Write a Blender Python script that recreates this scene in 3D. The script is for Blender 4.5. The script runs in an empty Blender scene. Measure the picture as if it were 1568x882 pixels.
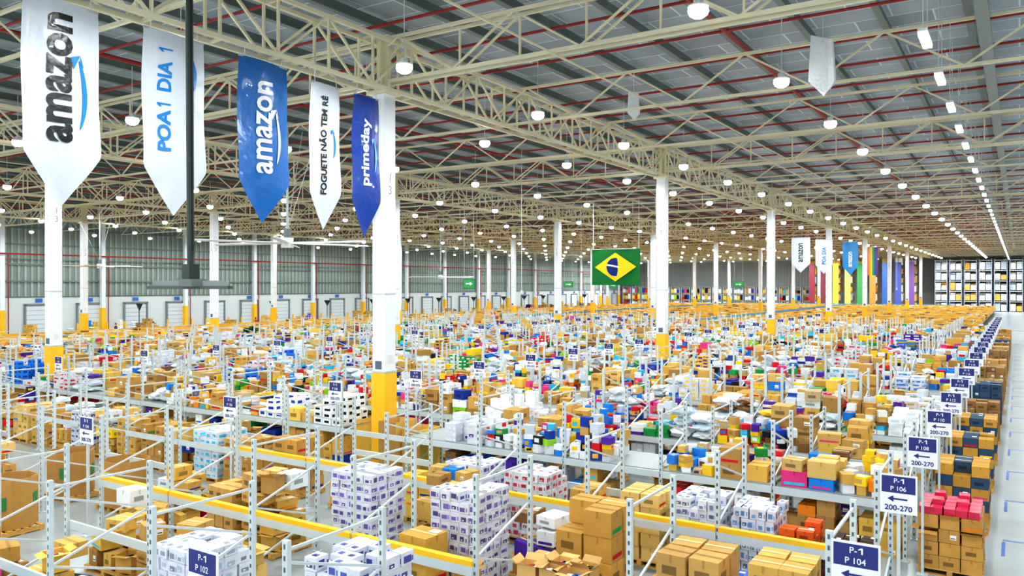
import bpy, math, random
import numpy as np
from mathutils import Vector
import bmesh
R=random.Random(7)
S=bpy.context.scene
def lin(h):
    h=h.lstrip('#'); o=[]
    for i in (0,2,4):
        c=int(h[i:i+2],16)/255
        o.append(c/12.92 if c<=.04045 else ((c+.055)/1.055)**2.4)
    return (o[0],o[1],o[2])
# ---------------------------------------------------------------- materials
def mat(name,col=(.8,.8,.8),rough=.5,metal=0,attr=False,emit=0,noise=0,nscale=8,bump=0,bscale=20,coat=0,spec=.5,bdist=.05):
    m=bpy.data.materials.new(name); m.use_nodes=True
    nt=m.node_tree; b=nt.nodes['Principled BSDF']
    b.inputs['Roughness'].default_value=rough; b.inputs['Metallic'].default_value=metal
    b.inputs['Coat Weight'].default_value=coat
    b.inputs['Specular IOR Level'].default_value=spec
    if attr:
        a=nt.nodes.new('ShaderNodeAttribute'); a.attribute_name='col'; src=a.outputs['Color']
    else:
        a=nt.nodes.new('ShaderNodeRGB'); a.outputs[0].default_value=(*col,1); src=a.outputs[0]
    if noise:
        tc=nt.nodes.new('ShaderNodeTexCoord'); n=nt.nodes.new('ShaderNodeTexNoise'); n.inputs['Scale'].default_value=nscale
        n.inputs['Detail'].default_value=4
        nt.links.new(tc.outputs['Object'],n.inputs['Vector'])
        mr=nt.nodes.new('ShaderNodeMapRange'); mr.inputs['To Min'].default_value=1-noise; mr.inputs['To Max'].default_value=1+noise
        nt.links.new(n.outputs['Fac'],mr.inputs['Value'])
        vm=nt.nodes.new('ShaderNodeVectorMath'); vm.operation='SCALE'
        nt.links.new(src,vm.inputs[0]); nt.links.new(mr.outputs[0],vm.inputs['Scale']); src=vm.outputs[0]
    nt.links.new(src,b.inputs['Base Color'])
    if bump:
        tc=nt.nodes.new('ShaderNodeTexCoord'); n=nt.nodes.new('ShaderNodeTexNoise'); n.inputs['Scale'].default_value=bscale; n.inputs['Detail'].default_value=3
        nt.links.new(tc.outputs['Object'],n.inputs['Vector'])
        bp=nt.nodes.new('ShaderNodeBump'); bp.inputs['Strength'].default_value=bump; bp.inputs['Distance'].default_value=bdist
        nt.links.new(n.outputs['Fac'],bp.inputs['Height']); nt.links.new(bp.outputs[0],b.inputs['Normal'])
    if emit:
        b.inputs['Emission Color'].default_value=(*col,1); b.inputs['Emission Strength'].default_value=emit
        m.cycles.emission_sampling='NONE'
    return m
M_paint=mat('painted_surface',rough=.5,attr=True,noise=.05,nscale=3)
M_card=mat('cardboard_print',rough=.75,attr=True,noise=.1,nscale=9,bump=.15,bscale=6,spec=.3)
M_plastic=mat('glossy_wrap',rough=.25,attr=True,bump=.5,bscale=9,coat=.15)
M_steel=mat('galvanised_steel',rough=.38,metal=.1,attr=True,noise=.06,nscale=5)
M_white_emit=mat('lamp_glow',(.97,.99,1),emit=30)
M_banner=mat('banner_vinyl',rough=.33,attr=True,bump=.5,bscale=2.0,coat=.12,bdist=.1)
MATS=[M_paint,M_card,M_plastic,M_steel,M_white_emit,M_banner]
P,K,W_,ST,EM,BN=0,1,2,3,4,5
CUBE=[(-.5,-.5,0),(.5,-.5,0),(.5,.5,0),(-.5,.5,0),(-.5,-.5,1),(.5,-.5,1),(.5,.5,1),(-.5,.5,1)]
CF=[(0,1,5,4),(1,2,6,5),(2,3,7,6),(3,0,4,7),(4,5,6,7),(3,2,1,0)]
class MB:
    def __init__(s): s.V=[];s.F=[];s.C=[];s.M=[]
    def box(s,x,y,z,sx,sy,sz,col,m=P,yaw=0,bot=True):
        c,n=math.cos(yaw),math.sin(yaw); b=len(s.V)
        for (a,d,e) in CUBE:
            a*=sx;d*=sy
            s.V.append((x+a*c-d*n,y+a*n+d*c,z+e*sz))
        for f in (CF if bot else CF[:5]):
            s.F.append((b+f[0],b+f[1],b+f[2],b+f[3])); s.C.append(col); s.M.append(m)
    def poly(s,pts,col,m=P):
        b=len(s.V); s.V.extend([tuple(p) for p in pts]); s.F.append(tuple(range(b,b+len(pts)))); s.C.append(col); s.M.append(m)
    def bar(s,p0,p1,w,h,col,m=P,sides=4):
        p0=Vector(p0);p1=Vector(p1);d=(p1-p0).normalized()
        up=Vector((0,0,1)) if abs(d.z)<.95 else Vector((1,0,0))
        a=d.cross(up).normalized(); u=a.cross(d).normalized(); b=len(s.V)
        if sides==4:
            offs=[(-.5,-.5),(.5,-.5),(.5,.5),(-.5,.5)]
        else:
            offs=[(.5*math.cos(2*math.pi*i/sides),.5*math.sin(2*math.pi*i/sides)) for i in range(sides)]
        for p in (p0,p1):
            for (i,j) in offs: s.V.append(tuple(p+a*(i*w)+u*(j*h)))
        n=len(offs)
        for i in range(n):
            j=(i+1)%n
            s.F.append((b+i,b+j,b+n+j,b+n+i)); s.C.append(col); s.M.append(m)
        s.F.append(tuple(b+i for i in range(n))[::-1]); s.F.append(tuple(b+n+i for i in range(n)))
        s.C+= [col,col]; s.M+=[m,m]
    def geo(s,vs,fs,col,m=P):
        b=len(s.V); s.V.extend(vs)
        for f in fs: s.F.append(tuple(b+i for i in f)); s.C.append(col); s.M.append(m)
    def build(s,name,parent=None,smooth=False):
        me=bpy.data.meshes.new(name); me.from_pydata(s.V,[],s.F)
        a=me.attributes.new('col','FLOAT_COLOR','FACE')
        arr=np.ones((len(s.F),4),dtype=np.float32); arr[:,:3]=np.array(s.C,dtype=np.float32)
        a.data.foreach_set('color',arr.ravel())
        for m in MATS: me.materials.append(m)
        me.polygons.foreach_set('material_index',np.array(s.M,dtype=np.int32))
        if smooth: me.polygons.foreach_set('use_smooth',np.ones(len(s.F),dtype=bool))
        me.update()
        o=bpy.data.objects.new(name,me); S.collection.objects.link(o)
        if parent: o.parent=parent
        return o
def tube_ring(mb,cx,cy,z,r,h,n,col,m,th=.02):
    V=[];F=[]
    for rr,zz in ((r,z),(r,z+h),(r-th,z+h),(r-th,z+.05)):
        for i in range(n):
            a=2*math.pi*i/n+.39; V.append((cx+rr*math.cos(a),cy+rr*math.sin(a),zz))
    for k in range(3):
        for i in range(n):
            j=(i+1)%n; F.append((k*n+i,k*n+j,(k+1)*n+j,(k+1)*n+i))
    F.append(tuple(range(3*n,4*n)))
    mb.geo(V,F,col,m)
# ---------------------------------------------------------------- text
_tc={}
def text_geo(s,size,bold=0):
    k=(s,bold)
    if k not in _tc:
        cu=bpy.data.curves.new('t','FONT'); cu.body=s; cu.size=1; cu.align_x='CENTER'; cu.align_y='CENTER'; cu.offset=bold; cu.resolution_u=3
        o=bpy.data.objects.new('t',cu); S.collection.objects.link(o)
        dg=bpy.context.evaluated_depsgraph_get(); me=bpy.data.meshes.new_from_object(o.evaluated_get(dg))
        vs=[tuple(v.co) for v in me.vertices]; fs=[tuple(p.vertices) for p in me.polygons]
        xs=[v[0] for v in vs]; ys=[v[1] for v in vs]
        cx=(min(xs)+max(xs))/2; cy=(min(ys)+max(ys))/2
        _tc[k]=([(v[0]-cx,v[1]-cy) for v in vs],fs,max(xs)-min(xs),max(ys)-min(ys))
        bpy.data.objects.remove(o); bpy.data.meshes.remove(me); bpy.data.curves.remove(cu)
    v,f,w,h=_tc[k]
    return [(a*size,b*size) for a,b in v],f,w*size,h*size
def put_text(mb,s,O,A,B,width=None,height=None,col=(0,0,0),m=P,bold=0,fn=None):
    v,f,w,h=text_geo(s,1,bold)
    sx=width/w if width else height/h
    sy=height/h if height else sx
    O=Vector(O);A=Vector(A);B=Vector(B); out=[]
    for a,b in v:
        p=O+A*(a*sx)+B*(b*sy)
        if fn: p=fn(p)
        out.append(tuple(p))
    mb.geo(out,f,col,m)
# ================================================================= constants
X0,X1,Y0,Y1=-100,24,-24,226
ROOF=14.7
cream=lin('#ebe5c4'); white=lin('#eef3f7'); yel=lin('#ffc41c'); silver=lin('#cfdadc'); red=lin('#a02420')
tans=[lin(c) for c in ('#cfa354','#c2944a','#ddb25c','#b08748','#dcae50','#cca35a','#e0bc70','#e8c255')]
# ================================================================= shell
def plane_obj(name,verts,material):
    me=bpy.data.meshes.new(name); me.from_pydata(verts,[],[tuple(range(len(verts)))]); me.materials.append(material)
    o=bpy.data.objects.new(name,me); S.collection.objects.link(o); return o
mf=mat('polished_concrete',lin('#9ea8aa'),rough=.25,noise=.12,nscale=.7,bump=.03,bscale=3)
plane_obj('floor',[(X0,Y0,0),(X1,Y0,0),(X1,Y1,0),(X0,Y1,0)],mf)
mc=bpy.data.materials.new('roof_deck'); mc.use_nodes=True; nt=mc.node_tree; b=nt.nodes['Principled BSDF']; b.inputs['Roughness'].default_value=.6
tc=nt.nodes.new('ShaderNodeTexCoord'); br=nt.nodes.new('ShaderNodeTexBrick')
br.inputs['Scale'].default_value=1; br.offset=.5; br.inputs['Brick Width'].default_value=2.35; br.inputs['Row Height'].default_value=1.25
br.inputs['Mortar Size'].default_value=.03
br.inputs['Color1'].default_value=(*lin('#bccad4'),1); br.inputs['Color2'].default_value=(*lin('#9eacb6'),1); br.inputs['Mortar'].default_value=(*lin('#eef8ff'),1)
no=nt.nodes.new('ShaderNodeTexNoise'); no.inputs['Scale'].default_value=.6; no.inputs['Detail'].default_value=5
nt.links.new(tc.outputs['Object'],br.inputs['Vector']); nt.links.new(tc.outputs['Object'],no.inputs['Vector'])
mr=nt.nodes.new('ShaderNodeMapRange'); mr.inputs['To Min'].default_value=.68; mr.inputs['To Max'].default_value=1.22
nt.links.new(no.outputs['Fac'],mr.inputs['Value'])
vm=nt.nodes.new('ShaderNodeVectorMath'); vm.operation='SCALE'; nt.links.new(br.outputs['Color'],vm.inputs[0]); nt.links.new(mr.outputs[0],vm.inputs['Scale'])
nt.links.new(vm.outputs[0],b.inputs['Base Color'])
plane_obj('ceiling',[(X0,Y1,ROOF),(X1,Y1,ROOF),(X1,Y0,ROOF),(X0,Y0,ROOF)],mc)
wl=MB()
wl.poly([(X0,Y0,0),(X0,Y1,0),(X0,Y1,ROOF),(X0,Y0,ROOF)],lin('#86948c'))
wl.box(X0+.12,(Y0+Y1)/2,0,.24,Y1-Y0,4.4,lin('#d8dfde'))
y=Y0
while y<Y1:
    wl.box(X0+.06,y,4.4,.12,.22,ROOF-4.4,lin('#a3b0a8')); y+=.75
for z in (6.2,8.2,10.6,12.6): wl.box(X0+.2,(Y0+Y1)/2,z,.12,Y1-Y0,.18,lin('#6f7d74'))
wl.box(X0+.16,(Y0+Y1)/2,4.35,.32,Y1-Y0,.12,lin('#5d6b66'))
wl.build('wall_left')
we=MB()
we.poly([(X0,Y1,0),(X1,Y1,0),(X1,Y1,ROOF),(X0,Y1,ROOF)],lin('#c4cccc'))
x=X0
while x<X1: we.box(x,Y1-.06,4,.22,.12,ROOF-4,lin('#c8d0ce')); x+=.8
we.box((X0+X1)/2,Y1-.12,0,X1-X0,.24,4,lin('#dfe4e2'))
we.build('wall_back')
wr=MB(); wr.poly([(X1,Y1,0),(X1,Y0,0),(X1,Y0,ROOF),(X1,Y1,ROOF)],lin('#cfd6d8'))
y=Y0
while y<Y1: wr.box(X1-.06,y,0,.12,.2,ROOF,lin('#d2d8da')); y+=1.2
wr.build('wall_right')
for i in range(34):
    yc=6+i*6.2
    d=MB()
    d.box(X0+.35,yc,0,.12,3.0,3.3,lin('#b9c2c6'))
    for j in range(6): d.box(X0+.42,yc,.06+j*.55,.04,2.86,.46,lin('#d8dfe2'))
    for s in (-1,1):
        d.box(X0+.4,yc+s*1.62,0,.24,.2,3.5,lin('#7f898c'))
        d.box(X0+1.0,yc+s*1.9,0,.18,.18,1.1,yel)
    d.box(X0+.4,yc,3.4,.24,3.5,.2,lin('#7f898c'))
    d.box(X0+.36,yc,3.75,.06,.8,.45,lin('#2f6ec4'))
    d.build('door_%d'%(i+1))
wc=MB()
for i in range(20):
    yc=9.1+i*12
    if min(abs(yc-(6+j*6.2)) for j in range(34))<2.0: yc+=0
    wc.box(X0+.7,yc,0,.5,.5,ROOF-.8,white); wc.box(X0+.7,yc,0,.56,.56,2.9,yel)
    wc.bar((X0+.95,yc+.6,0),(X0+.95,yc+.6,9.5),.14,.14,red,sides=6)
wc.build('wall_columns')
rp=MB()
rp.bar((X0+1.25,Y0+1,9.5),(X0+1.25,Y1-1,9.5),.2,.2,red,sides=6)
y=-10
while y<Y1-2:
    rp.bar((X0+1.5,y,14.02),(X1-1,y,14.02),.1,.1,red,sides=6); y+=3.2
for x in (-8,-27.5,-48,-69,-90,13): rp.bar((x,Y0+1,14.02),(x,Y1-1,14.02),.16,.16,red,sides=6)
rp.build('sprinkler_pipes')
pu=MB(); gg=lin('#66746f')
x=X0+2.3
while x<X1:
    pu.box(x,(Y0+Y1)/2,14.28,.07,Y1-Y0-1,.32,gg); pu.box(x,(Y0+Y1)/2,14.26,.2,Y1-Y0-1,.03,lin('#808f8a'))
    x+=2.35
pu.build('roof_purlins')
def truss(mb,axis,c,a0,a1,zb,zt,step,wc,ww,verts=True):
    def pt(t,z): return (c,t,z) if axis=='y' else (t,c,z)
    mb.bar(pt(a0,zb),pt(a1,zb),wc,wc,cream); mb.bar(pt(a0,zt),pt(a1,zt),wc,wc,cream)
    n=max(1,round((a1-a0)/step)); st=(a1-a0)/n
    for i in range(n):
        t=a0+i*st
        if i%2==0: mb.bar(pt(t,zb),pt(t+st,zt),ww,ww,cream)
        else: mb.bar(pt(t,zt),pt(t+st,zb),ww,ww,cream)
        if verts: mb.bar(pt(t,zb),pt(t,zt),ww,ww,cream)
ROWS=[3.0,-17.5,-38,-58.5,-79]
for xr in ROWS:
    t=MB()
    for dx in (-.3,.3): truss(t,'y',xr+dx,Y0+1,Y1-1,12.15,13.75,1.9,.12,.07)
    y=Y0+1
    while y<Y1-1:
        t.bar((xr-.3,y,12.15),(xr+.3,y,12.15),.07,.07,cream); t.bar((xr-.3,y,13.75),(xr+.3,y,13.75),.07,.07,cream); y+=1.9
    t.build('main_roof_truss')
t=MB()
y=19.5-8*5; i=0
while y<Y1-1:
    truss(t,'x',y,X0+1,X1-1,12.45,13.85,2.2,.1,.06,verts=False)
    if (round((y-19.5)/8))%3==0:
        truss(t,'x',y+.4,X0+1,X1-1,12.45,13.85,2.2,.1,.06,verts=True)
    y+=8
t.build('cross_roof_trusses')
ct=MB()
for x in (-11,-31,-45,-52,-66): ct.bar((x,Y0+1,12.3),(x,Y1-1,12.3),.05,.05,cream)
ct.box(-.9,100,13.55,.35,236,.12,lin('#8d9794'))
ct.build('cable_trays')
# ---- columns
cm=MB()
CWd=.52
cm.box(0,0,0,CWd,CWd,12.1,white); cm.box(0,0,0,CWd+.06,CWd+.06,2.95,yel)
for z in (.15,.3): cm.box(0,0,z,CWd+.08,CWd+.08,.04,lin('#3a3a3a'))
cm.box(0,0,12.1,.42,.12,1.7,cream); cm.box(0,-.22,12.1,.14,.1,1.7,cream); cm.box(0,.22,12.1,.14,.1,1.7,cream)
cm.box(0,0,12.0,.8,.8,.12,cream)
for z,w in ((2.97,.59),(5.5,.54)): cm.box(0,0,z,w,w,.05,lin('#c8cece'))
hw=CWd/2+.006
for ch,z in (('1',9.3),('3',8.9)):
    put_text(cm,ch,(0.0,-hw,z),(1,0,0),(0,0,1),height=.28,col=lin('#9aa0a0'))
    put_text(cm,ch,(hw,0,z),(0,1,0),(0,0,1),height=.28,col=lin('#9aa0a0'))
cm.box(hw+.01,0,3.3,.02,.2,.25,lin('#e8e8e8'));cm.box(0,-hw-.01,3.08,.26,.02,.26,lin('#5a6a80'))
for z in range(0,11): cm.bar((-.3,-.17,3+z*.8),(-.3,-.17,3.7+z*.8),.05,.05,lin('#b9bfc0'))
c0=cm.build('support_column'); c0.location=(-17.5,19.5,0)
COLS=[]
for xr in ROWS:
    for k in range(-1,9):
        yy=19.5+24*k; COLS.append((xr,yy))
        if (xr,k)==(-17.5,0): continue
        if yy>202: continue
        o=bpy.data.objects.new('support_column',c0.data); o.location=(xr,yy,0); S.collection.objects.link(o)
# ================================================================= merchandise
pal=[('#f2f6f8',24),('#d8e4ec',13),('#cfa354',15),('#e4b850',8),('#b08748',5),('#ffd01c',7),('#f0861a',3.5),('#d41a24',6),('#e03c84',3.5),('#173c9c',7),('#1c84e0',6),('#3cc0e2',4),('#50289c',4.5),('#189648',3.5),('#98d434',1.5),('#16181f',4.5),('#7d5830',2.5),('#c5ad84',4)]
PC=[lin(a) for a,_ in pal]; PW=[b for _,b in pal]
def rc(): return R.choices(PC,PW)[0]
SAT=[PC[i] for i in (5,6,7,8,9,10,11,12,13)]
def jit(c,a=.12):
    k=1+R.uniform(-a,a); return (min(1,c[0]*k),min(1,c[1]*k),min(1,c[2]*k))
def face_pt(x,y,yaw,sx,sy,face,u,z):
    if face==0: a,d=u*sx,-sy/2-.004
    else: a,d=sx/2+.004,u*sy
    c,n=math.cos(yaw),math.sin(yaw); return (x+a*c-d*n,y+a*n+d*c,z)
def decal(mb,x,y,z,sx,sy,sz,yaw,face,u0,u1,v0,v1,col,m):
    mb.poly([face_pt(x,y,yaw,sx,sy,face,u0,z+v0*sz),face_pt(x,y,yaw,sx,sy,face,u1,z+v0*sz),face_pt(x,y,yaw,sx,sy,face,u1,z+v1*sz),face_pt(x,y,yaw,sx,sy,face,u0,z+v1*sz)],col,m)
def topq(mb,x,y,z,yaw,a0,a1,d0,d1,col,m,e=.004):
    c,n=math.cos(yaw),math.sin(yaw); p=[]
    for a,d in ((a0,d0),(a1,d0),(a1,d1),(a0,d1)): p.append((x+a*c-d*n,y+a*n+d*c,z+e))
    mb.poly(p,col,m)
def carton(mb,x,y,z,sx,sy,sz,yaw=0,col=None,det=2):
    col=col or jit(R.choice(tans)); mb.box(x,y,z,sx,sy,sz,col,K,yaw,bot=False)
    if det>=1:
        topq(mb,x,y,z+sz,yaw,-.5*sx,.5*sx,-.03,.03,tuple(c*.7 for c in col) if R.random()<.6 else lin('#e4cf94'),K)
    if det>=2:
        dk=tuple(c*.4 for c in col)
        if R.random()<.2: topq(mb,x,y,z+sz,yaw,.08*sx,.4*sx,.1*sy,.4*sy,white,K,.006)
        for f in (0,1):
            r=R.random()
            if r<.4: decal(mb,x,y,z,sx,sy,sz,yaw,f,-.3,.2,.3,.6,dk,K)
            elif r<.52: decal(mb,x,y,z,sx,sy,sz,yaw,f,-.4,.4,.12,.3,R.choice(SAT),K)
            elif r<.67:
                decal(mb,x,y,z,sx,sy,sz,yaw,f,.05,.35,.3,.65,lin('#f6f6f2'),K); decal(mb,x,y,z-.0,sx+.004,sy+.004,sz,yaw,f,.08,.3,.38,.44,lin('#333333'),K)
            decal(mb,x,y,z,sx,sy,sz,yaw,f,-.04,.04,.72,1,tuple(c*.72 for c in col),K)
def flapbox(mb,x,y,z,sx,sy,sz,yaw=0,col=None):
    col=col or jit(R.choice(tans)); c,n=math.cos(yaw),math.sin(yaw)
    def T(a,d,e): return (x+a*c-d*n,y+a*n+d*c,z+e)
    hx,hy=sx/2,sy/2
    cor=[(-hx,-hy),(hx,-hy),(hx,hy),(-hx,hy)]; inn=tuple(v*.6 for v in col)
    for i in range(4):
        a=cor[i];b2=cor[(i+1)%4]
        mb.poly([T(*a,0),T(*b2,0),T(*b2,sz),T(*a,sz)],col,K)
        nx,ny=(a[0]+b2[0])/2,(a[1]+b2[1])/2; L=math.hypot(nx,ny); nx/=L;ny/=L
        f=min(hx,hy)*.8; ang=R.uniform(-.3,.9); ox,oy,oz=nx*f*math.cos(ang),ny*f*math.cos(ang),f*math.sin(ang)
        mb.poly([T(*a,sz),T(*b2,sz),T(b2[0]+ox,b2[1]+oy,sz+oz),T(a[0]+ox,a[1]+oy,sz+oz)],jit(col),K)
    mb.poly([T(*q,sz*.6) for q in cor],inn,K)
    for _ in range(3): mb.box(x+R.uniform(-.2,.2)*sx,y+R.uniform(-.2,.2)*sy,z+sz*.55,sx*.3,sy*.3,sz*.3,rc(),W_,R.random())
def pack(mb,x,y,z,sx,sy,sz,yaw=0,base=None,lab=None,det=1):
    base=base or lin('#dde0ea'); mb.box(x,y,z,sx,sy,sz,jit(base,.06),W_,yaw,bot=False)
    if det:
        for f in (0,1):
            lab_=lab or rc(); u=R.uniform(-.42,-.25)
            v=R.uniform(.12,.3)
            decal(mb,x,y,z,sx,sy,sz,yaw,f,u,u+R.uniform(.4,.62),v,v+R.uniform(.3,.55),lab_,W_)
            if R.random()<.4: decal(mb,x,y,z,sx+.004,sy+.004,sz,yaw,f,u+.12,u+.3,v+.08,v+.2,lin('#f2f2f6'),W_)
            if R.random()<.6: decal(mb,x,y,z,sx,sy,sz,yaw,f,u+.64,u+.78,.2,.6,tuple(min(1,c*1.5+.05) for c in lab_),W_)
        if R.random()<.6: topq(mb,x,y,z+sz,yaw,-.25*sx,.2*sx,-.2*sy,.15*sy,lab or rc(),W_)
bm=bmesh.new(); bmesh.ops.create_icosphere(bm,subdivisions=2,radius=1)
ICO=[tuple(v.co) for v in bm.verts]; ICF=[tuple(v.index for v in f.verts) for f in bm.faces]; bm.free()
bm=bmesh.new(); bmesh.ops.create_icosphere(bm,subdivisions=1,radius=1)
ICO1=[tuple(v.co) for v in bm.verts]; ICF1=[tuple(v.index for v in f.verts) for f in bm.faces]; bm.free()
def bag(mb,x,y,z,sx,sy,sz,col,far=False):
    I,Fc=(ICO1,ICF1) if far else (ICO,ICF)
    vs=[]
    for a,b_,c in I:
        k=1+R.uniform(-.17,.12); zz=z+sz*.5+c*sz*.5*k
        sq=1-.22*math.cos(4*math.atan2(b_,a)+math.pi)*(-1)
        vs.append((x+a*sx*.5*k*sq,y+b_*sy*.5*k*sq,max(z,zz)))
    mb.geo(vs,Fc,col,W_)
def pallet(mb,x,y,w=1.2,d=1.0,z=0,col=None):
    col=col or lin('#d0a458')
    for i in range(6): mb.box(x,y-d/2+.06+i*(d-.12)/5,z+.11,w,.1,.025,jit(col),K)
    for i in range(3):
        mb.box(x-w/2+.06+i*(w-.12)/2,y,z+.02,.1,d,.09,jit(col),K)
    for i in range(3): mb.box(x,y-d/2+.06+i*(d-.12)/2,z,w,.1,.02,jit(col),K)
def cartonstack(mb,x,y,w,d,h,z=.135,n=(3,2),lh=.33,col=None,topopen=False):
    col=col or R.choice(tans); nz=max(1,round((h-z)/lh)); lh=(h-z)/nz
    for k in range(nz):
        for i in range(n[0]):
            for j in range(n[1]):
                if k==nz-1 and R.random()<.25: continue
                bx=x-w/2+(i+.5)*w/n[0]+R.uniform(-.012,.012); by=y-d/2+(j+.5)*d/n[1]+R.uniform(-.012,.012)
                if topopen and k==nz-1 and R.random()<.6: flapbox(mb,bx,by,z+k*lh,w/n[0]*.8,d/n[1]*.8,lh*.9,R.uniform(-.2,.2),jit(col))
                else: carton(mb,bx,by,z+k*lh,w/n[0]*R.uniform(.88,.97),d/n[1]*R.uniform(.88,.97),lh*.98,R.uniform(-.06,.06),jit(col,.14))
def packstack(mb,x,y,w,d,h,z=.135,lab=None,base=None,n=(5,4),lh=.19):
    nz=round((h-z)/lh); lh=(h-z)/nz
    for k in range(nz):
        for i in range(n[0]):
            for j in range(n[1]):
                if k==nz-1 and R.random()<.12: continue
                pack(mb,x-w/2+(i+.5)*w/n[0]+R.uniform(-.02,.02),y-d/2+(j+.5)*d/n[1]+R.uniform(-.02,.02),z+k*lh,w/n[0]*.96,d/n[1]*.96,lh*.97,R.uniform(-.08,.08),base,jit(lab or lin('#6a5fae'),.4))
def pile(mb,x,y,w,d,h,z=.135,sat=.3):
    zz=z; k=0
    while zz<h:
        lh=R.uniform(.2,.38)
        nx=max(1,int(w/R.uniform(.34,.56))); ny=max(1,int(d/R.uniform(.36,.5)))
        for i in range(nx):
            for j in range(ny):
                if k>0 and R.random()<.14+.1*k: continue
                bx=x-w/2+(i+.5)*w/nx; by=y-d/2+(j+.5)*d/ny; c=R.choice(tans) if R.random()>sat else rc()
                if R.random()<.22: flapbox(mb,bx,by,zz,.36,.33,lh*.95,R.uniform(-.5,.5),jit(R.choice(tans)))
                else: carton(mb,bx,by,zz,w/nx*R.uniform(.65,.95),d/ny*R.uniform(.65,.95),lh*R.uniform(.8,.98),R.uniform(-.35,.35),jit(c))
        zz+=lh; k+=1
def near_col(x,y,r=.62): return any(abs(x-a)<r and abs(y-b)<r for a,b in COLS)
def fill(mb,x0,x1,y0,y1,z,kind,hmax,far=0):
    w={'carton':.48,'small':.29,'packs':.38,'bags':.44,'uni':.34,'flat':.4}[kind]*(1+.2*far)
    nx=max(1,int((x1-x0)/w)); ny=max(1,int((y1-y0)/(w*.95))); cx=(x1-x0)/nx; cy=(y1-y0)/ny
    uc=rc(); ul=rc(); tn=R.choice(tans); th=[rc() for _ in range(3)]
    for i in range(nx):
        for j in range(ny):
            x=x0+(i+.5)*cx; y=y0+(j+.5)*cy
            if near_col(x,y): continue
            if R.random()<.09: continue
            zz=z; top=z+hmax*R.uniform(.2,1)
            while zz<top-.05:
                yaw=R.uniform(-.15,.15)
                if kind=='carton':
                    lh=R.uniform(.22,.42); carton(mb,x,y,zz,cx*R.uniform(.7,.96),cy*R.uniform(.7,.96),lh,yaw,jit(tn if R.random()<.55 else R.choice(tans) if R.random()<.6 else rc()),2 if far<1 else 1)
                elif kind=='small':
                    lh=R.uniform(.09,.26); c=jit(R.choice(th) if R.random()<.45 else rc()); sx_,sy_=cx*R.uniform(.6,.95),cy*R.uniform(.6,.95); yw=R.uniform(-.5,.5)
                    mb.box(x,y,zz,sx_,sy_,lh,c,W_ if R.random()<.4 else K,yw,bot=False)
                    if far<1 and R.random()<.5: decal(mb,x,y,zz,sx_,sy_,lh,yw,R.choice((0,1)),-.35,.2,.25,.75,rc(),K)
                    if far<1 and R.random()<.4: topq(mb,x,y,zz+lh,yw,-.3*sx_,.2*sx_,-.25*sy_,.25*sy_,rc(),K)
                elif kind=='packs':
                    lh=R.uniform(.14,.22); pack(mb,x,y,zz,cx*.93,cy*.93,lh,yaw,None,ul if R.random()<.7 else None)
                elif kind=='bags':
                    lh=R.uniform(.2,.34); bag(mb,x+R.uniform(-.05,.05),y+R.uniform(-.05,.05),zz,cx*1.05,cy*1.05,lh,jit(R.choice([PC[0],PC[0],PC[1],uc,lin('#c6dde6')])),far>0)
                elif kind=='uni':
                    lh=R.uniform(.16,.26); mb.box(x,y,zz,cx*.93,cy*.93,lh,jit(uc),K,yaw,bot=False)
                    decal(mb,x,y,zz,cx*.93,cy*.93,lh,yaw,0,-.3,.3,.3,.7,ul,K); decal(mb,x,y,zz,cx*.93,cy*.93,lh,yaw,1,-.3,.3,.3,.7,ul,K)
                else:
                    lh=R.uniform(.08,.14); mb.box(x,y,zz,cx*.93,cy*.93,lh*.95,jit(uc if R.random()<.5 else rc()),W_,yaw,bot=False)
                zz+=lh
PITCH=3.95
def yk(k): return 10.5+PITCH*k
EDGES=[-2.0-2.72*i for i in range(22)]
def rack(k):
    y=yk(k); mb=MB(); yb=y+1.7
    edges=[e for e in EDGES if (k>=0 or e<-6)]
    for e in edges:
        H=2.72 if k<3 or R.random()<.75 else 2.3
        for yy in (y,yb):
            if near_col(e,yy,.45): continue
            mb.box(e,yy,0,.085,.07,H,silver,ST); mb.box(e,yy,0,.16,.14,.015,silver,ST)
            if k<4:
                for q in range(int(H/.14)): mb.box(e,yy-.036,.1+q*.14,.03,.004,.06,lin('#5a6466'),ST)
        if near_col(e,(y+yb)/2,.9): continue
        z=.25; s=0
        while z+.55<H:
            a,b2=(y,yb) if s%2==0 else (yb,y)
            mb.bar((e,a,z),(e,b2,z+.55),.035,.035,silver,ST); z+=.55; s+=1
        mb.bar((e,y,H-.12),(e,yb,H-.12),.035,.035,silver,ST)
    for a,b2 in zip(edges[:-1],edges[1:]):
        if k==0 and a>-7: continue
        xm=(a+b2)/2
        for yy in (y-.05,yb+.05):
            if any(b2<c[0]<a and abs(yy-c[1])<.45 for c in COLS): continue
            if k==0 and yy>yb and a>-14: continue
            if k<2 and (yy>yb or a<-17) and R.random()<.6: continue
            mb.box(xm,yy,1.06,2.68,.05,.16,silver,ST)
            if k in (0,1) and yy<yb and a>-17.5: mb.box(xm,yy+.04,1.22,2.66,.13,.09,yel,P)
        if k>=2:
            if near_col(xm,(y+yb)/2,1.5): continue
            mb.box(xm,(y+yb)/2,1.2,2.62,1.62,.03,lin('#a4acac'),ST)
    return mb.build('pallet_rack')
KINDS=['carton','small','packs','bags','uni','flat']; KW=[26,42,9,13,8,5]
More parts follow.
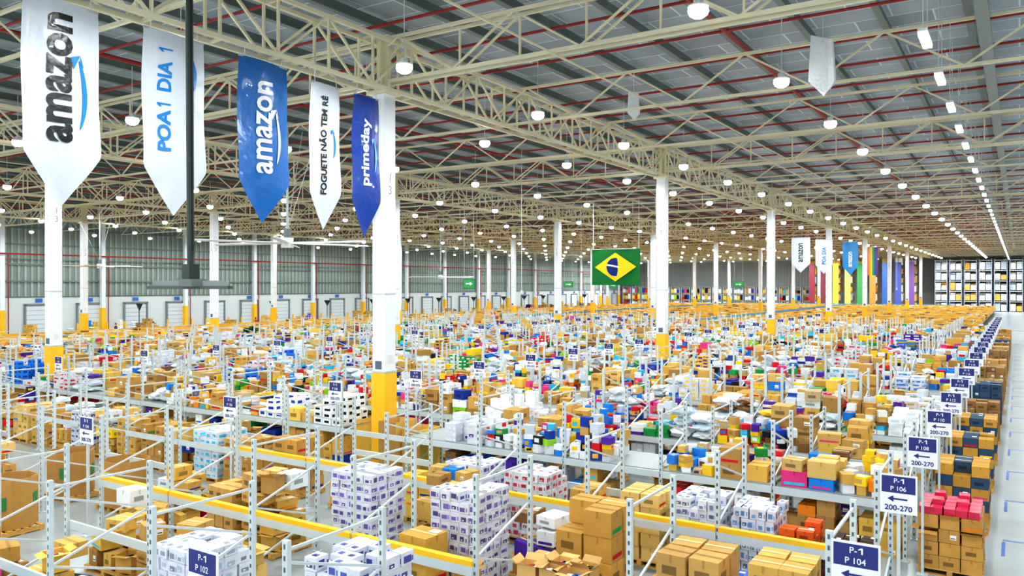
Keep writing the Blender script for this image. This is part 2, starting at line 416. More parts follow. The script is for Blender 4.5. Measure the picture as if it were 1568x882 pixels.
for k in range(-1,21):
    rack(k)
    if k>=2:
        mb=MB(); y=yk(k); far=0 if k<6 else (1 if k<13 else 1.6)
        for a,b2 in zip(EDGES[:-1],EDGES[1:]):
            hw=2.56/2
            for h2 in range(2):
                xa=b2+.1+h2*hw; kind=R.choices(KINDS,KW)[0]
                hm=R.uniform(.3,1.0)
                if R.random()<.08: continue
                if k==2 and -18.5<xa<-15: continue
                if R.random()<.5:
                    fill(mb,xa,xa+hw-.04,y+.04,y+.85,1.235,kind,hm,far); fill(mb,xa,xa+hw-.04,y+.87,y+1.66,1.235,R.choices(KINDS,KW)[0],R.uniform(.3,1),far)
                else: fill(mb,xa,xa+hw-.04,y+.04,y+1.66,1.235,kind,hm,far)
                xc=xa+hw/2
                if not near_col(xc,y+.5,1.3):
                    cc=R.choice(tans) if R.random()<.4 else rc()
                    for q in range(3):
                        hh=R.uniform(.5,1.0); z=0
                        while z<hh-.1:
                            l2=R.uniform(.22,.4); carton(mb,xa+.22+q*.4,y+.45,z,.38,.75,l2,R.uniform(-.05,.05),jit(cc if R.random()<.7 else rc()),2 if far<1 else 1); z+=l2
        mb.build('assorted_merchandise')
for k in range(2,20):
    mb=MB(); y=yk(k)
    cols=[lin('#ca984c'),lin('#34506a'),lin('#b88a48'),lin('#cda560'),lin('#9a7444')]
    h=R.uniform(1.25,1.75) if k>2 else 1.1; pallet(mb,-1.15,y+.1,1.15,1.3)
    c1=R.choice(cols) if k>2 else cols[0]; nz=round((h-.135)/.27)
    for q in range(nz):
        for i in range(3):
            for j in range(3):
                if q==nz-1 and R.random()<.2 and k>2: continue
                c=c1
                if k in (3,4,5): c=lin('#34506a') if (q+i)%2 else lin('#c9963e')
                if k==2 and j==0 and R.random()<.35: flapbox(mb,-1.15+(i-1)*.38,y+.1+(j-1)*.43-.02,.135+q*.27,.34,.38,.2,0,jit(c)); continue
                carton(mb,-1.15+(i-1)*.38,y+.1+(j-1)*.43,.135+q*.27,.365,.415,.262,R.uniform(-.04,.04),jit(c))
    if k==2:
        for i in range(5):
            for j in range(4): mb.box(-1.6+i*.22,y-.4+j*.3,.135+nz*.27,.2,.28,.14+.1*((i*j)%2),jit(lin('#d82450')),W_,R.uniform(-.1,.1))
    mb.build('carton_pallet_load')
for k in range(1,20):
    mb=MB(); y=yk(k)+1.7+1.1
    x=-4
    while x>-57:
        lo=(k==1 and x<-12 and x>-19)
        if R.random()<.66 and not near_col(x,y,1.25) and not (k==1 and x>-12) and not lo:
            pallet(mb,x,y); r=R.random()
            if r<.28: cartonstack(mb,x,y,1.1,.9,R.uniform(.7,1.8),n=(3,2) if R.random()<.6 else (2,2),col=R.choice(tans) if R.random()<.7 else rc())
            elif r<.4: packstack(mb,x,y,1.1,.9,R.uniform(.8,1.6),lab=rc(),n=(4,3))
            elif r<.7: pile(mb,x,y,1.15,.95,R.uniform(.6,1.6),sat=.5)
            elif r<.86: fill(mb,x-.55,x+.55,y-.45,y+.45,.135,'small',1.3,.5)
            else: fill(mb,x-.55,x+.55,y-.45,y+.45,.135,'bags',1.1,1)
        x-=R.uniform(1.5,2.3)
    mb.build('palletised_goods')
# ---------------- near heroes
def hero(name,fn,x,y,w,d,h,**kw):
    mb=MB(); pallet(mb,x,y,w+.06,d+.04); fn(mb,x,y,w,d,h,**kw); return mb.build(name)
N1='wrapped_paper_roll_load'; N2='cardboard_box_load'
lv=lin('#6660a8')
hero(N1,packstack,-11.45,12.25,1.1,1.0,1.98,lab=lv)
hero(N1,packstack,-8.75,12.15,1.1,1.0,2.0,lab=lin('#6a5a9c'))
hero(N1,packstack,-8.1,8.5,1.1,1.1,1.9,lab=lin('#44509c'))
hero(N1,packstack,-6.5,8.0,.9,.9,1.65,lab=lin('#44509c'))
hero(N1,packstack,-11.2,8.1,1.1,1.1,1.65,lab=lin('#9aa8b8'))
hero(N1,packstack,-4.25,15.6,0.8,1.0,1.55,lab=lin('#6a8cb8'))
hero(N1,packstack,-5.35,15.5,.9,1.1,1.6,lab=lin('#7784a8'))
hero(N1,packstack,-9.3,15.5,1.1,1.0,1.6,lab=lin('#b33a4a'))
hero(N1,packstack,-11.0,15.5,1.1,1.0,1.6,lab=lin('#5d4a8a'))
hero(N2,cartonstack,-6.4,12.75,1.1,1.0,1.9,n=(2,2),lh=.44,col=lin('#cc9c4c'))
hero(N2,cartonstack,-8.95,11.0,.7,.65,1.4,n=(1,1),lh=.42,col=lin('#d6a84c'))
hero(N2,pile,-8.05,11.1,.7,.8,1.25,sat=.5)
hero(N2,cartonstack,-6.3,11.2,1.2,.8,1.3,n=(3,2),lh=.29,col=lin('#dcb270'),topopen=True)
hero(N2,cartonstack,-4.05,11.5,.95,1.0,1.85,n=(2,2),lh=.4,col=lin('#c49a56'))
hero(N2,cartonstack,-2.75,11.4,.85,.9,1.95,n=(2,2),lh=.34,col=lin('#d8aa58'))
hero(N2,pile,-10.15,13.25,1.1,1.0,1.75)
hero(N2,pile,-7.9,13.4,1.1,.8,1.45,sat=.6)
hero(N2,pile,-5.0,13.2,.9,.8,1.0,sat=.7)
hero(N2,pile,-13.8,11.8,1.1,1.1,1.5,sat=.1)
hero(N2,cartonstack,-14.98,11.8,.9,1.1,1.3,n=(3,2),lh=.3)
hero(N2,pile,-16.8,11.8,1.2,1.1,1.3,sat=.3)
hero(N2,pile,-15.3,9.35,1.3,1.1,1.5,sat=.08)
hero(N2,pile,-13.8,9.35,1.1,1.1,.95,sat=.1)
hero(N2,cartonstack,-12.3,9.4,1.1,1.0,.9,n=(2,2),lh=.3,topopen=True)
hero(N2,pile,-16.9,7.5,1.0,1.1,1.6,sat=.2)
hero(N2,pile,-14.3,7.5,1.1,1.1,1.2,sat=.3)
hero(N2,cartonstack,-16.9,15.3,1.0,1.0,1.6,n=(2,2),lh=.38)
hero(N2,cartonstack,-14.5,15.3,1.3,1.1,1.0,n=(3,2),lh=.28,topopen=True)
hero(N2,cartonstack,-12.3,15.4,.8,1.0,1.2,n=(2,2),lh=.3)
hero('orange_carton_load',cartonstack,-3.45,15.5,.6,1.0,1.3,n=(2,3),lh=.2,col=lin('#e8601a'))
hero('dark_carton_load',cartonstack,-2.6,15.5,.8,1.1,1.1,n=(3,3),lh=.2,col=lin('#4a3226'))
hero(N2,cartonstack,-7.95,15.5,.5,.9,1.4,n=(1,2),lh=.3)
hero(N2,cartonstack,-6.6,15.6,.9,.9,1.5,n=(2,2),lh=.3)
mb=MB()
for i in range(4):
    for j in range(4):
        for q in range(4+((i*j)%2)): pack(mb,-3.6+(i-1.5)*.3,13.45+(j-1.5)*.25,.135+q*.16,.28,.23,.15,R.uniform(-.1,.1),lin('#2b66c0'),lin('#e6eef6'))
pallet(mb,-3.6,13.45); mb.build('blue_carton_load')
mb=MB(); pallet(mb,-13.9,5.85); fill(mb,-14.5,-13.3,5.35,6.35,.135,'small',1.5); mb.build('mixed_parcels')
for (x,y,c) in ((-19.6,11.9,'#b88a48'),(-20.1,9.3,'#c1934e'),(-21.9,11.7,'#b88a48'),(-22.2,9.4,'#b88a48')):
    mb=MB(); pallet(mb,x,y); tube_ring(mb,x,y,.135,.58,1.15,8,lin(c),K)
    for a in range(8):
        an=math.pi*2*a/8+.39+math.pi/8
        if a%2==0: mb.box(x+.545*math.cos(an),y+.545*math.sin(an),.6,.006,.25,.3,lin('#3c8a4c'),K,an)
    for q in range(12): mb.box(x+R.uniform(-.3,.3),y+R.uniform(-.3,.3),.8,.25,.2,.25,rc(),W_,R.random())
    mb.build('octagonal_cardboard_bin')
mb=MB()
for (dx,dy,w,d,h) in ((-1.4,.3,1.0,1.0,1.35),(.75,.1,.7,1.0,1.5),(1.55,.3,.7,1.0,1.3)):
    x,y=-17.5+dx,19.5+dy-.3
    for s in (-1,1):
        mb.box(x+s*w/2,y,0,.02,d,h,R.choice(tans),K); mb.box(x,y+s*d/2,0,w,.02,h,R.choice(tans),K)
    mb.box(x,y,0,w-.06,d-.06,h*.7,tans[3],K)
mb.build('cardboard_gaylord_boxes')
for k in (-1,0,1):
    x=-18.9
    while x>-57:
        y=yk(k)+.85
        if not near_col(x,y,1.2) and not (k==0 and x>-24.5):
            r=R.random()
            if r<.35: hero('boxed_pallet_load',cartonstack,x,y,1.1,1.1,R.uniform(.8,1.8))
            elif r<.78: hero('boxed_pallet_load',pile,x,y,1.1,1.1,R.uniform(.8,1.6),sat=.5)
            else: hero('boxed_pallet_load',packstack,x,y,1.1,1.1,R.uniform(.9,1.8),lab=rc(),n=(4,3))
        x-=1.36
# ================================================================= signs
navy=lin('#27327a')
def one(mb,x,y,z,h,col):
    mb.poly([(x+.012,y,z-h/2),(x+.012,y,z+h/2),(x-.012,y,z+h/2),(x-.04,y,z+h*.22),(x-.04,y,z+h*.1),(x-.008,y,z+h*.25),(x-.008,y,z-h/2)][::-1],col)
def sign(x,y,num,rng,zc=2.45,W=.54,H=.62):
    mb=MB()
    mb.box(x,y,0,.05,.05,zc-H/2,silver,ST); mb.box(x,y,0,.2,.2,.015,silver,ST); mb.box(x,y+.0,zc-H/2,.05,.03,H*.9,silver,ST)
    mb.box(x,y-.03,zc-H/2,W,.02,H,lin('#f3f5fa'))
    mb.box(x,y-.043,zc+.02,W-.05,.006,H/2-.045,navy)
    put_text(mb,'P-',(x-.025,y-.048,zc+.215),(1,0,0),(0,0,1),height=.075,col=white,bold=.01); one(mb,x+.07,y-.048,zc+.215,.075,white)
    put_text(mb,'P '+num,(x,y-.048,zc+.09),(1,0,0),(0,0,1),height=.075,col=white,bold=.01)
    put_text(mb,rng,(x,y-.046,zc-.22),(1,0,0),(0,0,1),width=.4,col=navy,bold=.02)
    mb.box(x+.03,y-.044,zc-.09,.2,.004,.025,navy)
    mb.poly([(x-.16,y-.046,zc-.077),(x-.07,y-.046,zc-.13),(x-.07,y-.046,zc-.024)],navy)
    mb.build('aisle_sign')
for k in range(0,21):
    yo=.62 if k>=2 else .42
    sign(-1.62,yk(k)-yo,str(104+2*k),'200-270')
    sign(-18.15,yk(k)-.42,str(104+2*k),'300-370')
    sign(-34.6,yk(k)-.42,str(104+2*k),'400-470')
sign(-7.9,5.75,'102','200-270')
# ================================================================= banners
def banner(name,yc,w,ztop,zbot,base,fn,glossy=BN,X=-17.35,face='x'):
    mb=MB(); sh=zbot+(ztop-zbot)*.26
    if face=='x':
        def P3(a,z,off=0): return (X+.06*math.sin(a*3.1+z*.7)+.03*math.sin(z*2.3+a)+off, yc+a, z)
    else:
        def P3(a,z,off=0): return (X+a, yc-off-.04*math.sin(a*3+z), z)
    nx,nz=12,40
    def row(t):
        z=ztop+(zbot-ztop)*t; hw=w/2 if z>=sh else w/2*max(0.0,(z-zbot)/(sh-zbot)); return z,hw
    for i in range(nz):
        z0,h0=row(i/nz); z1,h1=row((i+1)/nz)
        for j in range(nx):
            u0,u1=-1+2*j/nx,-1+2*(j+1)/nx
            mb.poly([P3(u0*h0,z0),P3(u1*h0,z0),P3(u1*h1,z1),P3(u0*h1,z1)],base,glossy)
    mb.bar(P3(-w/2,ztop),P3(w/2,ztop),.05,.05,lin('#b8bcbc'))
    for s in (-.4,.4): mb.bar(P3(s*w,ztop),P3(s*w,max(ztop+.2,12.1)),.02,.02,lin('#dddddd'))
    fn(mb,P3)
    o=mb.build(name,smooth=False)
    md=o.modifiers.new('w','WELD'); md.merge_threshold=.0005
    return o
def vtext(mb,P3,s,a,z,L,Hh,col,bold=.0):
    v,f,w,h=text_geo(s,1,bold); sx=L/w; sy=Hh/h
    mb.geo([P3(a-q*sy,z+p*sx,.02) for p,q in v],f,col,BN)
def vone(mb,P3,a,z,Hh,col):
    pts=[(.05,-.5),(.05,.5),(-.04,.5),(-.2,.28),(-.2,.12),(-.05,.26),(-.05,-.5)]
    mb.geo([P3(a-q*Hh,z+p*Hh*1.1,.022) for p,q in pts],[(0,1,2,5,6),(2,3,4,5)],col,BN)
def smile(mb,P3,a,z,L,depth,col,th=.07):
    n=18; T=[];Bt=[]
    for i in range(n+1):
        t=i/n; zz=z-L/2+t*L; dd=depth*4*t*(1-t); w=th*(.25+1.0*math.sin(math.pi*t)**.7 if 0<t<1 else .25)
        T.append((a+dd-w/2,zz)); Bt.append((a+dd+w/2,zz))
    for i in range(n):
        mb.poly([P3(*T[i],.022),P3(*Bt[i],.022),P3(*Bt[i+1],.022),P3(*T[i+1],.022)],col,BN)
    e=z+L/2; q=L/1.5
    mb.poly([P3(a-.12*q,e-.2*q,.024),P3(a+.02*q,e+.12*q,.024),P3(a-.2*q,e+.04*q,.024)],col,BN)
    mb.poly([P3(a+.02*q,e+.12*q,.024),P3(a+.1*q,e-.14*q,.024),P3(a+.03*q,e-.12*q,.024)],col,BN)
bk=lin('#16181c'); bl=lin('#1a82d0'); wb=lin('#d4dce6'); blue=lin('#0f68b4'); dblue=lin('#17429c')
def poa(m,p):
    vtext(m,p,'POA',-.3,9.55,1.0,.34,bl,.03); vone(m,p,-.3,10.18,.34,bl); vtext(m,p,'DIA',-.3,10.85,.72,.34,bl,.03); vone(m,p,-.3,11.48,.34,bl); smile(m,p,.42,11.0,.9,.1,bl,.09)
banner('hanging_banner',9.1,1.62,11.9,7.5,wb,lambda m,p:(vtext(m,p,'amazon',-.08,10.25,2.75,.52,bk,.03),smile(m,p,.33,9.95,1.5,.13,bl,.09)))
banner('hanging_banner',11.8,1.66,11.9,7.5,wb,poa)
banner('hanging_banner',14.5,1.66,11.9,7.5,blue,lambda m,p:(vtext(m,p,'amazon',-.02,10.1,2.5,.5,white,.02),smile(m,p,.36,9.85,1.4,.13,white,.08)))
banner('hanging_banner',16.75,1.15,11.75,7.45,wb,lambda m,p:(vtext(m,p,'FOGUETE NÃO TEM RÉ',-.1,9.95,2.9,.26,bk,.03),smile(m,p,.28,10.0,.8,.08,bl,.06)))
banner('hanging_banner',18.5,1.15,11.75,7.3,dblue,lambda m,p:(vtext(m,p,'primeday',-.03,10.0,2.1,.42,white,.03),smile(m,p,.32,9.9,1.0,.08,lin('#7cc6ee'),.06)))
for (y,c,c2,lab) in ((77.7,wb,bk,'amazon'),(87.3,wb,bl,'POA DIA'),(101,lin('#1f86c8'),white,'amazon')):
    banner('hanging_banner',y,1.7,10.3+ (y-77)*.03,7.0,c,lambda m,p:vtext(m,p,lab,0,8.9,1.8,.4,c2,.02),X=-17.4+(y-77)*.02,face='y')
mb=MB()
for i,c in enumerate(('#c8281e','#e88a1e','#f0d020','#2c9a48','#2456b0','#6a2c90')): mb.box(-17.4+(i-2.5)*.25,121,7.2,.25,.02,4.0,lin(c),W_)
mb.bar((-18.3,121,11.2),(-16.5,121,11.2),.06,.06,silver); mb.bar((-17.4,121,11.2),(-17.4,121,12.2),.03,.03,silver); mb.build('striped_banner')
# flag
mb=MB(); fx,fy,fz=-25.9,55.0,7.2; FW,FH=4.1,2.75
def fw(a): return fy+.06*math.sin(a*2.2)
n=24
for i in range(n):
    a0=-FW/2+FW*i/n;a1=a0+FW/n
    mb.poly([(fx+a0,fw(a0),fz-FH/2),(fx+a1,fw(a1),fz-FH/2),(fx+a1,fw(a1),fz+FH/2),(fx+a0,fw(a0),fz+FH/2)],lin('#107434'),K)
def fl(pts,col,o): mb.poly([(fx+a,fw(a)-o,fz+z) for a,z in pts],col,K)
fl([(-1.75,0),(0,-1.1),(1.75,0),(0,1.1)],lin('#f5d51c'),.08)
fl([(.7*math.cos(t*math.pi/12),.7*math.sin(t*math.pi/12)) for t in range(24)],lin('#1c2a80'),.1)
band=[(-.68+1.36*i/8,.18-.28*(i/8)**1.3+.05) for i in range(9)]+[(.68-1.36*i/8,.18-.28*((8-i)/8)**1.3-.08) for i in range(9)]
fl(band,white,.12)
for s in (-1.9,1.9): mb.bar((fx+s,fy,fz+FH/2),(fx+s,fy,12.4),.03,.03,white)
mb.bar((fx-2.05,fy,fz+FH/2),(fx+2.05,fy,fz+FH/2),.05,.05,silver)
mb.build('national_flag')
# mast
mb=MB(); dk=lin('#2c3a37'); px,py=-13.2,9.3
mb.bar((px,py,5.95),(px-.05,py-.02,14.3),.13,.13,dk,sides=10)
mb.bar((px+.08,py,6.4),(px+.05,py,14.3),.03,.03,lin('#22292a'),sides=6)
mb.box(px,py,5.78,.5,.34,.14,lin('#6d7774')); mb.box(px,py,5.9,.22,.22,.3,dk)
for dx in (-1,1): mb.bar((px,py,5.84),(px+dx*.58,py+dx*.38,5.84),.16,.1,lin('#8b9491'))
for s in (-.07,.07): mb.bar((px-.62,py-.42+s,5.76),(px+.62,py+.42+s,5.76),.07,.06,lin('#59635f'))
mb.build('ceiling_drop_mast')
def fan(x,y,z,r=3.6,rot=.2):
    mb=MB(); mb.bar((x,y,z),(x,y,12.3),.1,.1,lin('#aeb8b8'),sides=8); mb.bar((x,y,z-.15),(x,y,z+.25),.5,.5,lin('#dfe3e3'),sides=12)
    mb.bar((x,y,z+.25),(x,y,z+.6),.3,.3,lin('#6c7675'),sides=10)
    for i in range(6):
        a=rot+i*math.pi/3; ca,sa=math.cos(a),math.sin(a)
        V=[]
        for rr,w in ((.25,.11),(r-.2,.1),(r,.05)):
            for s,zz in ((-1,.0),(1,.05)): V.append((x+ca*rr-sa*s*w,y+sa*rr+ca*s*w,z+zz))
            for s,zz in ((1,.08),(-1,.03)): V.append((x+ca*rr-sa*s*w,y+sa*rr+ca*s*w,z+zz))
        F=[]
        for q in (0,4):
            for i2 in range(4): F.append((q+i2,q+(i2+1)%4,q+4+(i2+1)%4,q+4+i2))
        mb.geo(V,F,lin('#eef1f0'))
    for s in (0,2.1,4.2): mb.bar((x,y,z+.5),(x+2*math.cos(s),y+2*math.sin(s),12.3),.015,.015,silver)
    mb.build('ceiling_fan')
fan(-24.6,21.7,7.45); fan(-49,63,6.6); fan(-70,40,7.5)
for (x,y,z,s) in ((-5.0,25.2,12.5,1.0),(-12.2,27.5,12.6,.6)):
    mb=MB()
    for (d,ya) in ((0,.3),(.12,-.5)):
        c,n_=math.cos(ya),math.sin(ya)
        pts=[(-.35,.9),(.3,.7),(.38,-.6),(0,-.95),(-.42,-.5)]
        mb.poly([(x+a*c*s,y+a*n_*s+d,z+b3*s) for a,b3 in pts],lin('#e8ecee'),W_)
    mb.bar((x,y,z+.6*s),(x,y,13.9),.02,.02,silver); mb.build('hanging_kite')
for (x,y,z,w) in ((-35,48.5,5.9,1.1),(-48,88,5.9,1.4),(-38,80,5.8,1.0),(-30,100,5.9,1.3),(-92,20,5.6,1.1)):
    mb=MB(); mb.box(x,y,z-.35,w,.06,.75,lin('#1d7a3e')); mb.box(x,y-.035,z-.28,w*.9,.006,.6,lin('#2fa054'))
    mb.box(x-.08*w,y-.042,z-.02,w*.35,.006,.1,white); mb.poly([(x+.1*w,y-.045,z+.17),(x+.1*w,y-.045,z-.13),(x+.32*w,y-.045,z+.03)],white)
    for s in (-.4,.4): mb.bar((x+s*w,y,z+.4),(x+s*w,y,12.3),.02,.02,silver)
    mb.build('exit_sign')
mb=MB()
for (x,y) in ((-11.2,95),(-15.5,60),(-25,40),(-31.5,60)): mb.bar((x,y,5.5),(x,y,13.9),.03,.03,lin('#d5d9d9')); mb.box(x,y,5.3,.12,.12,.2,lin('#d5d9d9'))
mb.build('suspended_cables')
# ================================================================= sorting field
org=lin('#eab640'); org2=lin('#d09c34')
def field(name,x0,x1,y0,y1,cx=1.5,cy=1.6):
    mb=MB(); y=y0; ylist=[]
    while y<y1: ylist.append(y); y+=cy
    for i,y in enumerate(ylist):
        if i%9==8: continue
        x=x0
        while x<x1-.1:
            xe=min(x1,x+3)
            if R.random()<.85: mb.box((x+xe)/2,y,1.15,xe-x,.06,.2,jit(org,.2),P)
            x=xe
    x=x0
    while x<=x1:
        mb.box(x,(y0+y1)/2,1.12,.07,y1-y0,.22,org,P)
        for y in ylist[::2]: mb.box(x,y,0,.07,.07,1.8 if R.random()<.12 else 1.35,org if R.random()<.5 else silver,P)
        x+=cx
    mb.box((x0+x1)/2,(y0+y1)/2,.75,x1-x0,y1-y0,.05,lin('#7c6030'),P)
    n=int((x1-x0)*(y1-y0)/2.4)
    for _ in range(n):
        mb.box(R.uniform(x0+.3,x1-.3),R.uniform(y0+.3,y1-.3),.8,.6,.45,R.uniform(.25,.68),jit(R.choice([org,org2,org,lin('#cfa354'),lin('#6a4a20'),lin('#f0d070'),lin('#8c6a3a'),lin('#f5d050'),lin('#f4f4ee'),lin('#e8e4d0'),lin('#5a6a70')])),P,0)
    mb.build(name)
field('yellow_sorting_cages',-33,-4,95,198); field('yellow_sorting_cages',-60,-35.5,95,198); field('yellow_sorting_cages',-78,-62,12,92); field('yellow_sorting_cages',-80,-62.5,95,198)
mb=MB()
def conv(p0,p1,w,z=1.25):
    mb.bar((*p0,z),(*p1,z),w,.12,lin('#9fb3b8'),ST); d=Vector((p1[0]-p0[0],p1[1]-p0[1])); L=d.length; d/=L; n_=Vector((-d.y,d.x))
    for s in (-1,1): mb.bar((p0[0]+n_.x*s*w/2,p0[1]+n_.y*s*w/2,z+.1),(p1[0]+n_.x*s*w/2,p1[1]+n_.y*s*w/2,z+.1),.06,.25,lin('#4f8fa8'))
    t=0
    while t<L:
        for s in (-1,1): q=(p0[0]+d.x*t+n_.x*s*w*.45,p0[1]+d.y*t+n_.y*s*w*.45); mb.bar((*q,0),(*q,z),.07,.07,lin('#5f9fb5'))
        t+=2.5
conv((-34.2,94),(-34.2,200),1.4); conv((-61.2,12),(-61.2,200),.9); conv((-60,93.9),(-36,93.9),1.4,1.5); conv((-12,200),(-61,200.5),1.0)
mb.build('roller_conveyor')
mb=MB(); mb.box(-13,92.6,0,36,.12,1.3,lin('#eef3f3')); mb.box(-13,92.6,1.3,36,.16,.06,lin('#c9d0d0'))
for i in range(16): mb.box(4-i*2.3,92.5,0,.1,.16,1.4,lin('#d5dbda')); mb.box(3.2-i*2.3,92.52,.5,.12,.02,.2,lin('#cc4030') if i%3==0 else lin('#3a6ab0'))
mb.build('low_barrier_wall')
mb=MB()
for i in range(90):
    x=R.uniform(-97,-87.5); y=R.uniform(14,190)
    if near_col(x,y,1.3): continue
    pallet(mb,x,y); r=R.random()
    if r<.5: cartonstack(mb,x,y,1.1,.9,R.uniform(.6,1.9),n=(2,2))
    elif r<.7: fill(mb,x-.5,x+.5,y-.4,y+.4,.135,'bags',1.0,1)
    else: fill(mb,x-.5,x+.5,y-.4,y+.4,.135,'uni',1.4,1)
mb.build('dock_pallet_goods')
for i in range(16):
    x,y=-84+R.uniform(-2,2),26+i*9
    mb=MB(); mb.box(x,y,0,.08,.08,3.3,lin('#5a6266')); mb.box(x,y,0,.5,.5,.04,lin('#5a6266'))
    s=.62; mb.geo([(x-s,y,3.7),(x+s,y,3.7),(x,y,2.85),(x-s,y+.06,3.7),(x+s,y+.06,3.7),(x,y+.06,2.85)],[(0,2,1),(3,4,5),(0,1,4,3),(1,2,5,4),(2,0,3,5)],lin('#14161a'))
    mb.build('triangular_dock_sign')
def worker(x,y,rot,shirt,pants,arm):
    J=[(0,0,.95),(0,0,1.15),(0,0,1.38),(0,0,1.5),(0,.01,1.6),(.19,0,1.42),(.26,.02,1.14),(.24,.22 if arm else .05,1.0 if arm else .88),(-.19,0,1.42),(-.26,.02,1.14),(-.22,.26 if arm else .05,1.05 if arm else .88),(.1,0,.9),(.12,.04,.5),(.12,0,.08),(.12,.16,.04),(-.1,0,.9),(-.13,-.04,.5),(-.13,-.08,.08),(-.13,.08,.04)]
    Ed=[(0,1),(1,2),(2,3),(3,4),(2,5),(5,6),(6,7),(2,8),(8,9),(9,10),(0,11),(11,12),(12,13),(13,14),(0,15),(15,16),(16,17),(17,18)]
    Rr=[.14,.13,.16,.06,.055,.075,.05,.035,.075,.05,.035,.1,.07,.045,.04,.1,.07,.045,.04]
    me=bpy.data.meshes.new('b'); me.from_pydata(J,Ed,[]); o=bpy.data.objects.new('b',me); S.collection.objects.link(o)
    sk=o.modifiers.new('s','SKIN'); o.modifiers.new('u','SUBSURF').levels=1
    for i,r in enumerate(Rr): me.skin_vertices[0].data[i].radius=(r,r*.8)
    me.skin_vertices[0].data[0].use_root=True
    dg=bpy.context.evaluated_depsgraph_get(); m2=bpy.data.meshes.new_from_object(o.evaluated_get(dg))
    mb=MB(); vs=[tuple(v.co) for v in m2.vertices]
    for p in m2.polygons:
        c=p.center; col=shirt
        if c.z<.93 and abs(c.x)<.22: col=pants
        if c.z<.1: col=lin('#222222')
        if abs(c.x)>.2 and c.z<1.08: col=lin('#b5805c')
        if c.z>1.48: col=lin('#b5805c')
        mb.geo([vs[i] for i in p.vertices],[tuple(range(len(p.vertices)))],col,P)
    mb.geo([(a*.085,b_*.1+.02,1.68+c*.125) for a,b_,c in ICO],ICF,lin('#b5805c'),P)
    mb.geo([(a*.093,b_*.1-.015,1.71+c*.115) for a,b_,c in ICO],ICF,lin('#2a1c16'),P)
    mb.geo([(a*.015,b_*.02+.12,1.67+c*.02) for a,b_,c in ICO1],ICF1,lin('#a87050'),P)
    bpy.data.objects.remove(o); w=mb.build('warehouse_worker'); w.location=(x,y,0); w.rotation_euler=(0,0,rot)
for (x,y,r,s,a) in ((-80.5,52,2.2,'#c22a24',1),(-81,48,-1,'#1d2c50',0),(-80.6,66,1,'#c22a24',1),(-81.3,70,-2,'#e8e8e8',0),(-80.7,35,.4,'#1d2c50',1),(-81,86,.4,'#d8a020',0)):
    worker(x,y,r,lin(s),lin('#22283a'),a)
# ================================================================= back racks
mb=MB()
cols=['#8a2c3c','#74303e','#ffd840','#f8e060','#3c9450','#e8883c','#2f60b8','#4456a4','#745098']
for i,c in enumerate(cols):
    x=-43+i*2.75; mb.box(x,204,0,1.3,.2,11.2,lin(c))
    for z in (2,4,6,8,10): mb.box(x,206,z,1.4,4,.12,silver)
    for z in range(6):
        for q in range(3): mb.box(x+.1,204.8+q*1.2,2.1*z+.1,1.6,1.0,R.uniform(1,1.7),jit(R.choice(tans+[white,lin('#b8c4cc')])),K)
    for dy in (.3,3.9): mb.box(x,204+dy,0,.12,.12,12.2,lin('#8a96a6'))
mb.build('coloured_end_panel_racks')
mb=MB()
for i in range(7):
    x=-15+i*2.9
    for yy in [205+2.7*q for q in range(7)]:
        for s in (-1.2,1.2): mb.box(x+s,yy,0,.12,.12,11.8,lin('#9aa6b8'),ST)
    for z in (0,2.3,4.6,6.9,9.2):
        for s in (-1.2,1.2): mb.box(x+s,213,z+2.1,.08,16,.14,lin('#d8b088'))
        mb.box(x,204.95,z+2.1,2.5,.08,.14,lin('#c8ccd4'))
        for q in range(12):
            for s in (-.58,.58): mb.box(x+s,205.7+q*1.34,z+.15,1.0,1.15,R.uniform(1.0,1.75),jit(R.choice([white,lin('#d0d8dc'),lin('#bcc4c8'),tans[0],lin('#aab6c6'),lin('#e4e4ec')])),K)
mb.build('tall_storage_racks')
mb=MB()
for i in range(18):
    x=-97+i*3
    for s in (-1.2,1.2): mb.box(x+s,214,0,.1,1.2,5.5,silver,ST)
    for z in (.1,1.9,3.7):
        mb.box(x,214,z+1.6,2.5,1.2,.1,lin('#e8a030'))
        for q in range(3): mb.box(x-.8+q*.8,214,z,.7,1.0,R.uniform(.7,1.4),jit(rc()),K)
mb.build('low_storage_racks')
mb=MB()
for k in range(2,22):
    mb.box(-.28,yk(k)-1.9,.0,.07,1.1,.004,lin('#2a62b0')); mb.box(-.05,yk(k)-1.2,.0,.5,.07,.004,lin('#2a62b0'))
mb.box(.75,60,0,.08,110,.004,lin('#e8ecec'))
mb.build('floor_tape_markings')
mb=MB()
for y in (16.5,32,60): mb.box(.32 if y<20 else 1.3,y,0,.09,.09,1.6,white); mb.box(.32 if y<20 else 1.3,y,0,.25,.25,.02,silver); mb.box(.32 if y<20 else 1.3,y,1.2,.12,.12,.15,lin('#3a6ab0'))
mb.build('guard_post')
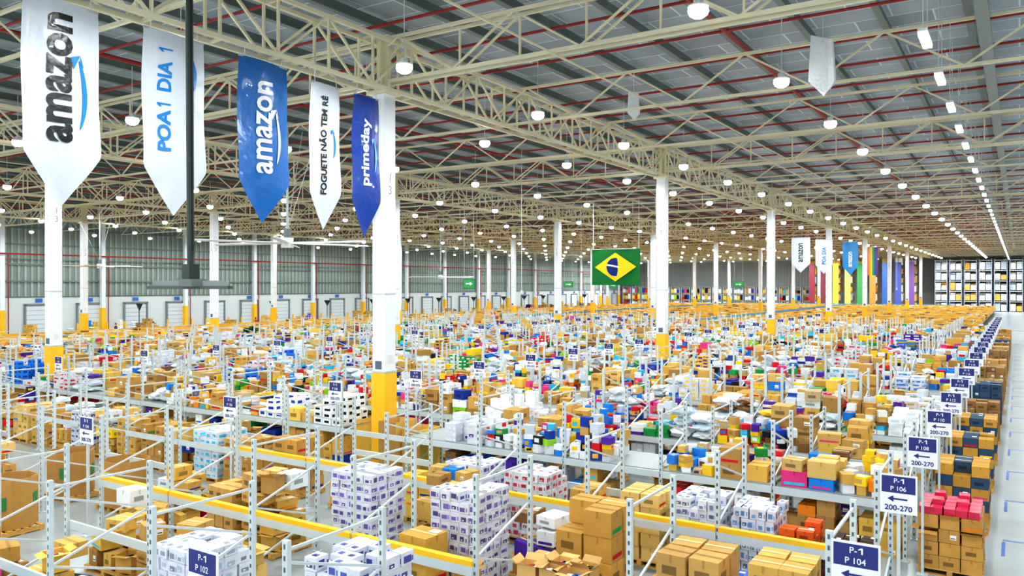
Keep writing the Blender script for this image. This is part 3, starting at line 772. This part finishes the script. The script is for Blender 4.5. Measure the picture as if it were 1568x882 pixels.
# ================================================================= lamps
hb=MB(); pts=[]
lx=[10,2.4,-6,-14.5,-19.3,-27.6,-36,-44.4,-52.8,-61.2,-69.6,-78,-86.4,-94.8]
for i,x in enumerate(lx):
    y=-12.2+(3.6 if x==-19.3 else 0)
    while y<203:
        pts.append((x,y)); y+=7.3
for x,y in pts:
    z=11.95; n=12
    hb.bar((x,y,z+.06),(x,y,z+.2),.22,.22,lin('#d4d8d8'),sides=10); hb.bar((x,y,z+.02),(x,y,z+.06),.46,.46,lin('#eceeee'),sides=12)
    V=[];F=[]
    for rr,zz in ((.21,0.02),(.235,-.06),(.2,-.15),(.11,-.21)):
        for t in range(n): V.append((x+rr*math.cos(t*2*math.pi/n),y+rr*math.sin(t*2*math.pi/n),z+zz))
    for q in range(3):
        for t in range(n): F.append((q*n+t,(q+1)*n+t,(q+1)*n+(t+1)%n,q*n+(t+1)%n))
    F.append(tuple(range(4*n-1,3*n-1,-1)))
    hb.geo(V,F,(1,1,1),EM)
    hb.bar((x,y,z+.2),(x,y,13.9),.02,.02,silver)
HB=hb.build('high_bay_lamps')
def alight(x,y,z,pw,size):
    l=bpy.data.lights.new('high_bay_light','AREA'); l.energy=pw; l.size=size; l.color=(.935,.975,1)
    l.shape='DISK'
    o=bpy.data.objects.new('high_bay_light',l); o.location=(x,y,z); S.collection.objects.link(o); o.parent=HB
for i,(x,y) in enumerate(pts):
    q=round((y+12.2)/7.3)
    if y>190: alight(x,y,11.7,700,.42)
    elif y>100:
        if q%2: alight(x,y,11.7,420,.42)
    else: alight(x,y,11.7,225,.42)
tb=MB(); y=8
while y<200:
    tb.box(-1.8,y,11.4,.2,1.25,.07,lin('#d8dcdc')); tb.box(-1.8,y,11.33,.18,1.2,.07,(1,1,1),EM)
    for s in (-.5,.5): tb.bar((-1.8,y+s,11.47),(-1.8,y+s,13.9),.02,.02,silver)
    y+=4.05
tb.build('linear_led_lights')
w=bpy.data.worlds.new('World'); S.world=w; w.use_nodes=True
w.node_tree.nodes['Background'].inputs[0].default_value=(.9,.96,1,1); w.node_tree.nodes['Background'].inputs[1].default_value=1.4
cd=bpy.data.cameras.new('camera'); cam=bpy.data.objects.new('camera',cd); S.collection.objects.link(cam)
cam.location=(0,0,5.8); cam.rotation_euler=(math.radians(90-.19),0,math.radians(32.7)); cd.lens=27.76; cd.clip_end=600
S.camera=cam
S.view_settings.view_transform='Standard'
try: S.view_settings.look='Medium High Contrast'
except Exception as e: print('look fail',e)
S.view_settings.exposure=0.06
